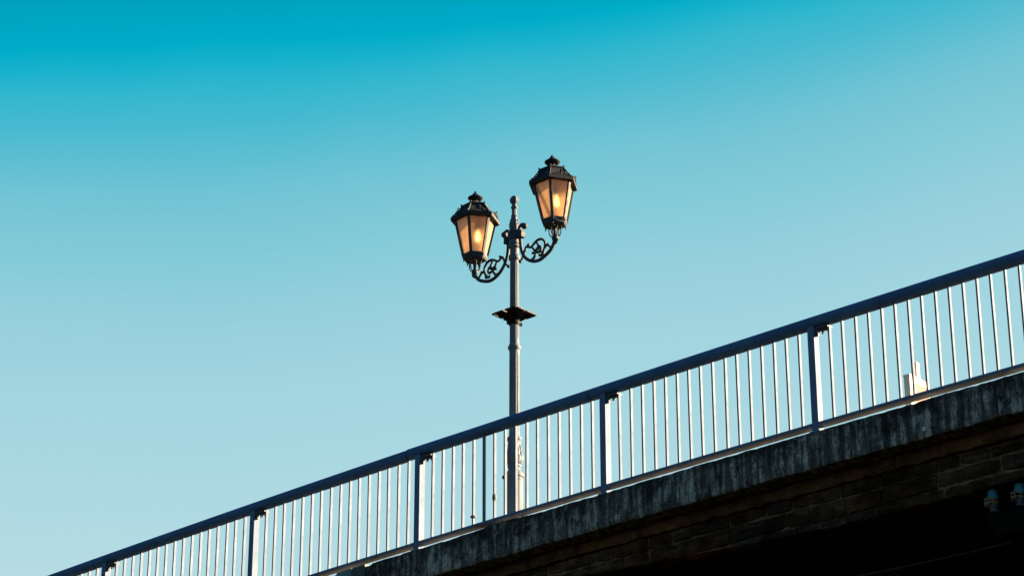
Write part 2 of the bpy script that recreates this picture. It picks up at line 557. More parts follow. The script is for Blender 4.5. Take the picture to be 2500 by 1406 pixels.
# spandrel: mortar bed + courses of stone following the deck line, clipped by the arch
rows = [(-.365, -.476, .185, .05, 2.6, 4.2, 2), (-.486, -.592, .222, .014, .18, .46, 0), (-.614, -.756, .222, .016, .26, .66, 0), (-.766, -1.05, .222, .014, .24, .62, 1)]
z = -1.065
while z > -6.5:
    rows.append((z, z - .30, .222, .014, .4, .75, 0)); z -= .315
b = MB()
for ri, (zt, zb, yf, jit, l0, l1, mi) in enumerate(rows):
    x = XS0 + random.random() * .4
    while x < XS1 - 1:
        L = random.uniform(l0, l1) * (1 if -3 < x < 6 else 1.8)
        xe = min(x + L - random.uniform(.012, .022), XS1)
        j = random.uniform(-jit, jit) if ri else random.uniform(-.012, .012)
        wob = lambda q, o: .020 * nz(q * 1.7, o, 0, ri) + .010 * nz(q * 6, o, 1, ri)
        a0, a1 = zc(x) + zt + wob(x, 1), zc(xe) + zt + wob(xe, 1)
        c0, c1 = max(zc(x) + zb + wob(x, 2), arch(x)), max(zc(xe) + zb + wob(xe, 2), arch(xe))
        if a0 - c0 > .03 and a1 - c1 > .03:
            bm = bmesh.new()
            fine_ = -2.5 < x < 5.5
            n = max(2, int(L / (.03 if fine_ else .12))); nvv = max(2, int((zt - zb) / (.022 if fine_ else .08)))
            mi_ = mi if (mi != 1 or x < 1.9 or random.random() < .25) else 0
            g = []
            y1 = .40
            for ii in range(n + 1):
                f = ii / n; col = []
                X = x + (xe - x) * f
                tz, bz = a0 + (a1 - a0) * f, c0 + (c1 - c0) * f
                for jj in range(nvv + 1):
                    h = jj / nvv
                    Z = bz + (tz - bz) * h
                    ed = min(f, 1 - f, 9) * L; ev = min(h, 1 - h) * (tz - bz)
                    rnd = .010 * (math.exp(-ed / .012) + math.exp(-ev / .010))
                    Y = yf + j + rnd + .012 * nz(X * 6, Z * 9, ri, 1) + .007 * nz(X * 19, Z * 21, ri, 2)
                    ex = (.012 * nz(Z * 15, X, ri) if ii in (0, n) else 0); ez = (.014 * nz(X * 9, Z, ri) + .008 * nz(X * 26, Z, ri, 4) if jj in (0, nvv) else 0)
                    col.append((X + ex, Y, Z + ez))
                g.append(col)
            base = len(b.v)
            W = nvv + 1
            for col in g:
                b.v += col
            for ii in range(n):
                for jj in range(nvv):
                    b.f.append((base + ii * W + jj, base + (ii + 1) * W + jj, base + (ii + 1) * W + jj + 1, base + ii * W + jj + 1)); b.m.append(mi_)
            # returns into the wall
            ring = [ii * W for ii in range(n + 1)] + [n * W + jj for jj in range(1, W)] + [ii * W + nvv for ii in range(n - 1, -1, -1)] + [jj for jj in range(nvv - 1, 0, -1)]
            rb = len(b.v)
            for q in ring:
                p = b.v[base + q]; b.v.append((p[0], y1, p[2]))
            R = len(ring)
            for q in range(R):
                q2 = (q + 1) % R
                b.f.append((base + ring[q], rb + q, rb + q2, base + ring[q2])); b.m.append(mi_)
        x = x + L
# mortar bed behind the stones
xs2 = [XS0 + i * .2 for i in range(int((XS1 - XS0) / .2) + 1)]
for x0, x1 in zip(xs2, xs2[1:]):
    q = [(x0, .2445, arch(x0) + .012), (x1, .2445, arch(x1) + .012), (x1, .39, arch(x1) + .012), (x0, .39, arch(x0) + .012),
         (x0, .2445, zc(x0) - .37), (x1, .2445, zc(x1) - .37), (x1, .39, zc(x1) - .37), (x0, .39, zc(x0) - .37)]
    b.add(q, [(0, 1, 5, 4), (1, 0, 3, 2), (4, 5, 6, 7)], 3)
wall = b.build('spandrel_wall', [M['stone'], M['grey_stone'], M['cornice'], M['mortar']], bridge, BP, sharp=55)

# vault (barrel under the road), far wall, deck, piers
b = MB()
xs3 = [XS0 + i * .5 for i in range(int((XS1 - XS0) / .5) + 1)]
ys = [.40, 1.2, 2.4, 4.8, 7.2, 9.6]
for x in xs3:
    for y in ys:
        b.v.append((x, y, arch(x) + .006 + .02 * nz(x * 1.3, y * 1.3, 0) * (y > .5)))
W = len(ys)
for i in range(len(xs3) - 1):
    for j in range(W - 1):
        b.f.append((i * W + j, i * W + j + 1, (i + 1) * W + j + 1, (i + 1) * W + j)); b.m.append(0)
b.build('vault', M['vault'], bridge, BP, sharp=60)
b = MB()
for x0, x1 in zip(xs3, xs3[1:]):
    b.add([(x0, 9.6, arch(x0)), (x1, 9.6, arch(x1)), (x1, 9.6, zc(x1) - .02), (x0, 9.6, zc(x0) - .02)], [(0, 1, 2, 3)], 0)
b.build('far_wall', M['stone'], bridge, BP)
b = MB()
for x in xs3:
    b.v += [(x, .59, zc(x) - .034), (x, 2.4, zc(x) - .030), (x, 9.6, zc(x) - .036)]
for i in range(len(xs3) - 1):
    for j in range(2):
        b.f.append((i * 3 + j, (i + 1) * 3 + j, (i + 1) * 3 + j + 1, i * 3 + j + 1)); b.m.append(0)
b.build('deck', M['paving'], bridge, BP)
b = MB()  # unseen pale strip, added to bounce sunlight onto the railing's undersides
x = -16.0
while x < 14:
    xe = x + 1.0
    b.hexa([(x + .003, .055, zc(x) - .06), (xe - .003, .055, zc(xe) - .06), (xe - .003, .585, zc(xe) - .06), (x + .003, .585, zc(x) - .06),
            (x + .003, .055, zc(x) - .012), (xe - .003, .055, zc(xe) - .012), (xe - .003, .585, zc(xe) - .016), (x + .003, .585, zc(x) - .016)])
    x = xe
b.build('bounce_strip', M['bounce'], bridge, BP, bevel=.004)
for x0, x1 in ((-21, -16.5), (20, 24.5)):
    b = MB(); b.box(x0, x1, .30, 9.5, -.3, arch((x0 + x1) / 2 + (2.2 if x0 < 0 else -2.2)) + .4)
    b.box(x0 - .25, x1 + .25, .12, 9.7, -.3, 1.2)
    b.build('pier', M['stone'], bridge, BP, bevel=.04)
# corbel under the vault that carries the two pipes
b = MB()
zt = CAMZ + 6.412
b.hexa([(3.98, .36, zt - .17), (4.32, .36, zt - .17), (4.32, .80, zt - .17), (3.98, .80, zt - .17),
        (3.95, .285, zt + .016), (4.34, .285, zt + .016), (4.34, .80, zt + .016), (3.95, .80, zt + .016)])
b.box(3.99, 4.31, .62, .95, zt - .16, arch(4.2) + .05)
b.build('corbel', M['dark_stone'], bridge, BP, bevel=.012)

# ---------------------------------------------------------------- railing
rail = empty('bridge_railing', (0, .04, zc(0)))
tag(rail, 'grey steel railing with a thick round handrail along the bridge edge', 'railing')
RP = -Vector((0, .04, zc(0)))
posts = [k * S for k in range(-6, 7)]
HZ, HR = 1.047, .0615
joints = [-15.0, -7.425, -2.545, -.125, 7.15, 15.2]
for a, c in zip(joints, joints[1:]):
    b = MB()
    x0, x1 = a + .006, c - .006
    n = max(8, int((x1 - x0) / .25))
    pts, rr = [], []
    up = .006 if abs(a + 2.545) < .01 else 0
    for i in range(n + 1):
        x = x0 + (x1 - x0) * i / n
        lift = up * max(0, 1 - (x - x0) / .9)
        pts.append((x, .04, zc(x) + HZ + lift + .0012 * nz(x * .8, 0, 0, 5))); rr.append(HR)
    pts = [(x0 - .0001, pts[0][1], pts[0][2])] + pts + [(x1 + .0001, pts[-1][1], pts[-1][2])]
    rr = [HR - .004] + rr + [HR - .004]
    b.tube(pts, rr, 28)
    # the inner sleeve seen in the joint
    b.tube([(x0 - .016, .04, zc(x0) + HZ), (x0 + .02, .04, zc(x0) + HZ)], HR - .010, 24, mi=1)
    b.build('handrail', [M['handrail'], M['bolt']], rail, RP)
PW, PD = .071, .085
bm_post = MB(); bm_post.box(0, PW, -.002, PD - .002, -.02, HZ - .02)
b = bm_post
b.box(-.02, PW + .02, -.022, PD + .02, -.028, -.012)
post0 = None
br0 = None
for i, x in enumerate(posts):
    if post0 is None:
        post0 = bm_post.build('post', M['rail'], rail, bevel=.0025)
        o = post0
    else:
        o = dup(post0, rail)
    o.location = RP + Vector((x, 0, zc(x)))
# splice bracket under the handrail, right of every post, with hanging bolt ends
slope = lambda x: (zc(x + .05) - zc(x - .05)) / .1
for i, x in enumerate(posts):
    if br0 is None:
        b = MB()
        z0 = HZ - HR
        b.box(PW + .001, PW + .150, .002, .082, z0 - .020, z0 - .008)
        b.box(PW + .012, PW + .13, .018, .066, z0 - .009, z0 + .012)
        b.box(PW + .001, PW + .040, .010, .030, z0 - .085, z0 - .012)
        b.box(PW + .05, PW + .11, .02, .06, z0 - .036, z0 - .018)
        br0 = b.build('splice_bracket', M['bolt'], rail, bevel=.002)
        for (bx, by, L) in ((.050, .012, .062), (.082, .020, .075), (.118, .012, .055), (.140, .024, .070), (.060, .066, .05), (.125, .066, .05)):
            q = MB()
            q.tube([(PW + bx, by, z0 - .008), (PW + bx, by, z0 - L)], .0075, 8)
            q.tube([(PW + bx, by, z0 - .034), (PW + bx, by, z0 - .020)], .013, 6)
            q.build('bolt', M['bolt'], br0)
        o = br0
    else:
        o = dup(br0, rail)
    o.location = RP + Vector((x, 0, zc(x)))
# balusters: the ones the photograph shows are parts of their own, the rest of the run is one part
bw_, bd_ = .0175, .034
b = MB(); b.box(0, bw_, .022, .022 + bd_, .07, HZ - HR + .006)
bal0 = None
more = MB()
for k in range(-6, 6):
    for i in range(16):
        x = k * S + .208 + .1395 * i + random.uniform(-.002, .002)
        if x < -9.4 or x > 4.95:
            more.box(x, x + bw_, .022, .022 + bd_, zc(x) + .07, zc(x) + HZ - HR + .006)
            continue
        if bal0 is None:
            bal0 = b.build('baluster', M['rail_bar'], rail, bevel=.0012); o = bal0
        else:
            o = dup(bal0, rail)
        o.location = RP + Vector((x, 0, zc(x))); o.rotation_euler = (random.uniform(-.003, .003), random.uniform(-.0025, .0025), random.uniform(-.03, .03))
for (bx, z, h, w) in ((-S + .208 + .1395 * 6, .30, .105, .004), (-S + .208 + .1395 * 4, .165, .04, .012)):  # first lump stands in for the lamp base's cast shadow, second is a knot
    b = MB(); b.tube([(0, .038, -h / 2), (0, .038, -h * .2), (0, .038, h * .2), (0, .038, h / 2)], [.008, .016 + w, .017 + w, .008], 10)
    o = b.build('shadow_knot_lump', M['bolt'], rail); o['label'] = 'dark lump on a baluster, one in place of a shadow, one a knot'
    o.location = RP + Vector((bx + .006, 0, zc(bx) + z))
more.build('balusters', M['rail_bar'], rail, RP)['kind'] = 'stuff'
for k in range(-6, 6):
    x0, x1 = k * S + PW + .001, (k + 1) * S - .012
    b = MB(); n = 10
    for i in range(n):
        xa, xb = x0 + (x1 - x0) * i / n, x0 + (x1 - x0) * (i + 1) / n
        o_ = len(b.v)
        if i == 0:
            b.v += [(xa, .001, zc(xa) + .041), (xa, .100, zc(xa) + .041), (xa, .100, zc(xa) + .072), (xa, .001, zc(xa) + .072)]
            b.f.append((o_, o_ + 1, o_ + 2, o_ + 3)); b.m.append(0)
        o2 = len(b.v)
        b.v += [(xb, .001, zc(xb) + .041), (xb, .100, zc(xb) + .041), (xb, .100, zc(xb) + .072), (xb, .001, zc(xb) + .072)]
        for j in range(4):
            b.f.append((o2 - 4 + j, o2 - 4 + (j + 1) % 4, o2 + (j + 1) % 4, o2 + j)); b.m.append(0)
    b.f.append((o2 + 3, o2 + 2, o2 + 1, o2)); b.m.append(0)
    b.build('bottom_rail', M['rail'], rail, RP, bevel=.003)

# ------------------------------------------------------------------- lamp
LX, LY = -1.32554, .29
LZ = zc(LX)
lamp = empty('street_lamp', (LX, LY, LZ - .03))
tag(lamp, 'ornate two-armed cast iron street lamp with amber lanterns behind the railing', 'street lamp')
LP = Vector((0, 0, .03))


def camang(phi):          # corner angle as seen from the bank -> world azimuth
    d = RV * cos(phi) - FV * sin(phi)
    return atan2(d.y, d.x)


def flute(n, amp, z0, z1):
    def f(a, z, r):
        e = min(1, max(0, (z - z0) / .03), max(0, (z1 - z) / .03))
        return r - amp * e * max(0, cos(n * a)) ** 1.5
    return f


def facet(n, a0, amp, z0, z1):
    st = 2 * pi / n

    def f(a, z, r):
        q = ((a - a0) % st) - st / 2
        e = min(1, max(0, (z - z0) / .03), max(0, (z1 - z) / .03))
        return r * (1 + e * (cos(st / 2) / cos(q) * 1.02 - 1)) - amp * e * math.exp(-(q / .055) ** 2)
    return f


def leaf(n, amp, z0, z1, twist=3.0):
    def f(a, z, r):
        if z < z0 or z > z1: return r
        t = (z - z0) / (z1 - z0)
        e = sin(pi * min(1, t * 1.05)) ** .6 if t < .96 else 0
        q = abs(sin(n * a / 2 + .25 * sin(twist * 2 * pi * t)))
        rib = .35 * cos(n * 4 * a + 9 * t)
        return r + amp * e * (q ** 1.3 - .55 + rib * .4)
    return f


def dense(prof, step=.008):
    out = [prof[0]]
    for (r0, z0), (r1, z1) in zip(prof, prof[1:]):
        n = max(1, int(abs(z1 - z0) / step))
        for i in range(1, n + 1):
            out.append((r0 + (r1 - r0) * i / n, z0 + (z1 - z0) * i / n))
    return out


b = MB()
b.lathe(dense([(.096, -.03), (.096, .03), (.088, .04), (.087, .525), (.0905, .532), (.0905, .542), (.085, .547), (.085, .556), (.0965, .562), (.0965, .585), (.092, .602), (.082, .616),
               (.067, .632), (.0625, .645), (.062, .660), (.070, .668), (.0725, .680), (.070, .692), (.061, .700)], .02), 40)
b.lathe(dense([(.062, .698), (.076, .712), (.087, .735), (.090, .755), (.086, .785), (.078, .83), (.069, .88), (.065, .93), (.067, .946), (.076, .960), (.078, .972), (.076, .984), (.064, .992), (.057, 1.01)], .006),
        72, mod=leaf(8, .015, .705, .945))
b.build('base', M['iron_pole'], lamp, LP, sharp=40)
b = MB(); b.tube([-RV * .085 + Vector((0, 0, .566)), -RV * .118 + Vector((0, 0, .566))], .016, 12); b.ball(-RV * .107 + Vector((0, 0, .566)), .021)
b.build('latch', M['iron'], lamp, LP)
b = MB()
b.lathe(dense([(.0555, 1.0), (.053, 1.935)], .02), 144, mod=facet(12, camang(radians(76)), .005, 1.03, 1.92))
b.lathe(dense([(.053, 1.935), (.056, 1.945), (.066, 1.956), (.068, 1.970), (.068, 1.980), (.060, 1.992), (.056, 2.004), (.050, 2.02)], .006), 40)
b.lathe(dense([(.0495, 2.02), (.0455, 2.955)], .02), 144, mod=facet(12, camang(radians(76)), .0045, 2.045, 2.935))
b.lathe(dense([(.0455, 2.95), (.050, 2.957), (.059, 2.966), (.0615, 2.985), (.0605, 3.006), (.052, 3.016), (.047, 3.03), (.0465, 3.09), (.052, 3.096), (.061, 3.104), (.061, 3.116), (.052, 3.124),
               (.052, 3.132), (.059, 3.138), (.059, 3.156), (.052, 3.165), (.052, 3.19)], .006), 40)
b.build('pole', M['iron_pole'], lamp, LP, sharp=38)
b = MB()
b.lathe(dense([(.050, 3.185), (.060, 3.196), (.0615, 3.20), (.0615, 3.285), (.056, 3.292), (.049, 3.30)], .006), 48, mod=leaf(6, .006, 3.205, 3.28, 1))
ad = Vector((.99429, -.10669, 0))               # direction of the lantern arms
an = Vector((-ad.y, ad.x, 0))
for s in (1, -1):
    Mx = Matrix(((ad.x * s, an.x, 0, 0), (ad.y * s, an.y, 0, 0), (0, 0, 1, 0), (0, 0, 0, 1)))
    b.box(.04, .106, -.020, .020, 3.196, 3.254, M=Mx)
    b.box(.098, .136, -.027, .027, 3.184, 3.262, M=Mx)
    b.box(.104, .139, -.030, .030, 3.252, 3.258, M=Mx)
    b.box(.104, .139, -.030, .030, 3.188, 3.194, M=Mx)
    for q in (-1, 1):
        b.tube([Mx @ Vector((.078, q * .018, 3.222)), Mx @ Vector((.078, q * .036, 3.222))], .013, 8)
b.build('collar', M['iron'], lamp, LP, bevel=0, sharp=40)
b = MB()
b.lathe(dense([(.048, 3.297), (.050, 3.315), (.053, 3.335), (.0525, 3.352), (.048, 3.385), (.039, 3.425), (.031, 3.458), (.036, 3.462), (.036, 3.470), (.029, 3.476)], .005), 64, mod=leaf(7, .012, 3.32, 3.455))
b.lathe(dense([(.0285, 3.474), (.0265, 3.552)], .02), 8)
b.lathe(dense([(.028, 3.55), (.037, 3.562), (.0375, 3.574), (.030, 3.583), (.026, 3.595), (.028, 3.608)], .005), 28)
bp = [(.028 + .0001, 3.605)] + [(max(.004, .0465 * sin(pi * (.2 + .8 * i / 14))), 3.655 - .052 * cos(pi * (.2 + .8 * i / 14))) for i in range(15)]
b.lathe(dense(bp, .004), 56, mod=leaf(6, .007, 3.615, 3.70, .7))
b.build('finial', M['iron_pole'], lamp, LP, sharp=40)


# arm in the plane of (radial r, height h)
def A(p, off=0.0):
    return ad * p[0] + an * off + Vector((0, 0, p[1]))


b = MB()
main = [(.0761, 3.3006), (.0778, 3.2528), (.0848, 3.2034), (.0908, 3.1543), (.0960, 3.0992), (.1056, 3.0489), (.1257, 2.9956), (.1562, 2.9491), (.1998, 2.9051), (.2519, 2.8717), (.3039, 2.8517),
        (.3558, 2.8429), (.4077, 2.848), (.4681, 2.8682), (.5199, 2.891), (.5587, 2.920), (.5860, 2.9564), (.6025, 2.9959), (.6069, 3.031)]
b.tube([A(p) for p in [(.150, 3.312), (.135, 3.332), (.108, 3.334), (.086, 3.32)] + main],
       [.015, .016, .017, .018, .019, .019, .019, .019, .019, .018, .018, .018, .018, .018, .018, .0185, .019, .019, .019, .019, .020, .022, .025], 14, smooth=4)
b.tube([A(p) for p in [(.1343, 2.972), (.118, 2.944), (.0904, 2.9203)]], [.013, .011, .010], 10, smooth=3)
b.tube([A(p) for p in [(.600, 2.955), (.622, 2.968), (.646, 2.990), (.652, 2.984)]], [.014, .016, .010, .004], 8, smooth=3)
arm = b.build('arm', M['iron'], lamp, LP, sharp=60)
for c, r in (((.153, 3.304), .034), ((.088, 2.919), .0195)):
    q = MB(); q.ball(A(c), r, 20); q.build('ball', M['iron'], arm)
q = MB()
sv = lambda pts, r, sm=4, off=0: q.tube([A(p, off) for p in pts], [v * 1.22 for v in r], 8, smooth=sm)
sv([(.2134, 3.0405), (.240, 3.030), (.2614, 3.0316), (.2963, 3.0535), (.3399, 3.0745), (.3919, 3.076), (.435, 3.0499), (.4606, 3.0063), (.4540, 2.9628), (.4380, 2.9288), (.428, 2.890)],
   [.008, .011, .011, .011, .012, .012, .011, .011, .011, .012, .014])
sv([(.1345, 3.0061), (.1652, 3.0229), (.1679, 3.0454), (.1916, 3.0543), (.2134, 3.0405)], [.012, .011, .009, .012, .009])
sv([(.2701, 3.0387), (.2804, 3.0054), (.3089, 2.9748), (.348, 2.9734), (.3697, 2.9895), (.3569, 3.0203), (.3397, 3.0526)], [.008, .010, .012, .013, .013, .011, .008])
sv([(.3600, 2.995), (.3828, 2.9986), (.3998, 2.9598), (.3824, 2.936), (.3391, 2.9401), (.3045, 2.951), (.2827, 2.9514)], [.012, .011, .012, .013, .011, .009, .011])
sv([(.3131, 2.9482), (.3129, 2.915), (.2911, 2.8905), (.2607, 2.8768)], [.010, .011, .012, .012])
sv([(.4472, 2.9444), (.4689, 2.9704), (.4991, 2.9771), (.5204, 2.9536), (.545, 2.930)], [.010, .011, .013, .010, .011])
sv([(.434, 2.9024), (.3993, 2.8901), (.3777, 2.8925)], [.010, .012, .012])
for c, r in (((.213, 3.066), .0165), ((.1652, 3.030), .013), ((.281, 2.952), .015), ((.378, 2.898), .014), ((.352, 2.985), .017), ((.340, 3.05), .013), ((.500, 2.98), .014), ((.265, 2.885), .013), ((.30, 2.905), .014), ((.42, 2.915), .014), ((.392, 2.985), .013), ((.148, 2.99), .014)):
    q.ball(A(c), r * 1.12, 10)
q.build('scrollwork', M['iron'], arm, sharp=60)
dup(arm, lamp, LP, (0, 0, pi))

# lantern, modelled round its own axis; z = 0 at the deck
def hx(R, k, z, ph=0.0):
    a = ph + pi / 3 * k
    return Vector((R * cos(a), R * sin(a), z))


def hexring(b, secs, mi=0, close=True):
    vs = [hx(R, k, z) for (R, z) in secs for k in range(6)]
    fs = []
    for i in range(len(secs) - 1):
        for k in range(6):
            k2 = (k + 1) % 6
            fs.append((i * 6 + k, i * 6 + k2, (i + 1) * 6 + k2, (i + 1) * 6 + k))
    if close:
        n = len(secs) - 1
        for k in range(6):
            k2 = (k + 1) % 6
            fs.append((n * 6 + k, n * 6 + k2, k2, k))
    b.add(vs, fs, mi)


ZT, ZB, RT, RB = 3.615, 3.195, .2195, .130
b = MB()
for k in range(6):
    b.bar(hx(RT, k, ZT), hx(RB, k, ZB), .027, .022, up=hx(1, k, 0))
for (R, z, h, t) in ((RB, ZB, .030, .022), (RT - .004, ZT - .006, .03, .022)):
    for k in range(6):
        b.bar(hx(R, k, z), hx(R, k + 1, z), t, h)
hexring(b, [(.137, 3.190), (.137, 3.172), (.130, 3.158), (.112, 3.150), (.040, 3.150), (.040, 3.18), (.112, 3.186)])
for k in range(6):
    b.tube([hx(.122, k, 3.160), hx(.122, k, 3.128)], [.008, .005], 8)
    b.tube([hx(.030, k + .5, 3.030), hx(.046, k + .5, 3.038), hx(.060, k + .5, 3.066), hx(.062, k + .5, 3.10), hx(.072, k + .5, 3.152)], .0065, 6, smooth=3)
b.lathe([(.025, 2.985), (.033, 2.995), (.037, 3.010), (.037, 3.026), (.030, 3.038), (.018, 3.044), (.016, 3.10), (.020, 3.15)], 20)
LANT = ad * .609
lan = b.build('lantern', M['iron'], lamp, sharp=40)
for k in range(6):
    b = MB()
    e = .985
    p = [hx(RB * e, k, ZB), hx(RB * e, k + 1, ZB), hx(RT * e, k + 1, ZT), hx(RT * e, k, ZT)]
    b.add(p, [(0, 1, 2, 3)])
    o = b.build('glass_pane', M['glass'], lan)
    uvl = o.data.uv_layers.new(name='UVMap')
    um = [(0.2, 0), (.8, 0), (1, 1), (0, 1)]
    for lp in o.data.loops: uvl.data[lp.index].uv = um[lp.vertex_index]
# roof with eaves, rim, cap
b = MB()
hexring(b, [(.205, 3.602), (.262, 3.592), (.270, 3.596), (.270, 3.628), (.262, 3.634), (.236, 3.650), (.196, 3.690), (.168, 3.730), (.150, 3.768), (.138, 3.768), (.158, 3.722), (.190, 3.672), (.20, 3.63)])
hexring(b, [(.142, 3.764), (.158, 3.764), (.160, 3.778), (.150, 3.786), (.110, 3.806), (.062, 3.830), (.030, 3.838), (.030, 3.80), (.10, 3.776)])
for k in range(6):
    b.bar(hx(.262, k, 3.634), hx(.235, k, 3.652), .014, .012)
    b.bar(hx(.236, k, 3.651), hx(.150, k, 3.768), .014, .010)
    b.tube([hx(.152, k, 3.780), hx(.152, k, 3.792), hx(.152, k, 3.803)], [.008, .009, .003], 8)
rf = b.build('roof', M['roof_iron'], lan, sharp=30)
b = MB()
b.lathe([(.033, 3.828), (.036, 3.838), (.030, 3.846), (.028, 3.860), (.050, 3.864), (.074, 3.873), (.083, 3.886), (.081, 3.893), (.066, 3.903), (.047, 3.914), (.036, 3.926), (.028, 3.940), (.014, 3.951), (.010, 3.956), (.013, 3.961), (.009, 3.968), (.002, 3.971)], 32)
b.build('chimney_cap', M['roof_iron'], lan, sharp=45)
b = MB()
vs = [hx(.195, k, 3.612) for k in range(6)] + [hx(.128, k, 3.748) for k in range(6)]
b.add(vs, [(k, (k + 1) % 6, 6 + (k + 1) % 6, 6 + k) for k in range(6)] + [tuple(range(6, 12))])
b.build('reflector', M['inner'], lan)
# filigree cresting over each side
def crest():
    b = MB(); W = .105
    def cv(pts, r): b.tube([Vector((x, 0, z)) for x, z in pts], r, 6, smooth=3)
    b.box(-W, W, -.003, .003, 0, .008)
    for s in (-1, 1):
        cv([(s * .100, .006), (s * .094, .020), (s * .080, .020), (s * .078, .010), (s * .086, .009)], .0034)
        cv([(s * .078, .008), (s * .062, .012), (s * .052, .026), (s * .060, .032), (s * .067, .024)], .0036)
        cv([(s * .050, .006), (s * .036, .016), (s * .026, .036), (s * .036, .044), (s * .046, .036), (s * .040, .027)], .0038)
        cv([(s * .024, .006), (s * .018, .024), (s * .004, .050)], .0038)
        cv([(s * .030, .040), (s * .016, .052), (s * .006, .062)], .0034)
    b.ball((0, 0, .066), .0085, 8); b.ball((0, 0, .030), .010, 8, sz=1.6); b.ball((-.1, 0, .022), .006, 6); b.ball((.1, 0, .022), .006, 6)
    return b
c0 = None
for k in range(6):
    a = pi / 3 * (k + .5)
    loc = Vector((.2625 * cos(pi / 6) * cos(a), .2625 * cos(pi / 6) * sin(a), 3.628))
    if c0 is None:
        c0 = crest().build('cresting', M['roof_iron'], lan, sharp=60); o = c0
    else:
        o = dup(c0, lan)
    o.location = loc; o.rotation_mode = 'XYZ'; o.rotation_euler = (radians(12), 0, a - pi / 2 + pi)
b = MB()
b.lathe([(.003, 3.385), (.012, 3.390), (.018, 3.405), (.019, 3.425), (.015, 3.455), (.009, 3.490), (.007, 3.512)], 18)
boff = Matrix.Rotation(-camang(radians(44)), 3, 'Z') @ (RV * .034)      # the fitting hangs a little off the axis
b.build('mantle', M['mantle'], lan, boff)
b = MB()
b.lathe([(.012, 3.505), (.030, 3.512), (.036, 3.53), (.034, 3.565), (.018, 3.58), (.016, 3.70)], 16)
b.lathe([(.052, 3.568), (.060, 3.574), (.020, 3.592)], 18)
b.build('lamp_holder', M['bolt'], lan, boff)


lan2 = dup(lan, lamp)
lan.location = LP + LANT; lan.rotation_euler = Matrix.Rotation(radians(1.9), 3, FV).transposed().to_euler()
lan.rotation_euler = (Matrix.Rotation(radians(-1.6), 3, FV) @ Matrix.Rotation(camang(radians(40)), 3, 'Z')).to_euler()
lan.location = LP + LANT - (Matrix.Rotation(radians(-1.6), 3, FV) @ Vector((0, 0, 3.03)) - Vector((0, 0, 3.03)))
lan2.rotation_euler = (0, 0, camang(radians(48))); lan2.location = LP - LANT
# the soot-streaked pane of the right lantern
best = None
bpy.context.view_layer.update()
for o in list(lan.children):
    if o.name.startswith('glass_pane'):
        c = lan.rotation_euler.to_matrix() @ (sum((v.co for v in o.data.vertices), Vector()) / 4)
        s = (Vector((c.x, c.y, 0)) - Vector((0, 0, 0))).normalized()
        d = s.dot((-RV * sin(radians(40)) - FV * cos(radians(40))))
        if best is None or d > best[0]: best = (d, o)
o = best[1]; o.data = o.data.copy(); o.data.materials[0] = M['glass_dirty']; o['label'] = 'soot-streaked amber pane'

# the thinner pane that faces the river bank on each lantern
for L_ in (lan, lan2):
    best = None
    for o in L_.children:
        if o.name.startswith('glass_pane'):
            c = L_.rotation_euler.to_matrix() @ (sum((v.co for v in o.data.vertices), Vector()) / 4)
            d = Vector((c.x, c.y, 0)).normalized().dot(RV * sin(radians(16)) - FV * cos(radians(16)))
            if best is None or d > best[0]: best = (d, o)
    o = best[1]; o.data = o.data.copy(); o.data.materials[0] = M['glass_clear']; o['label'] = 'clearer amber pane showing the glowing mantle'

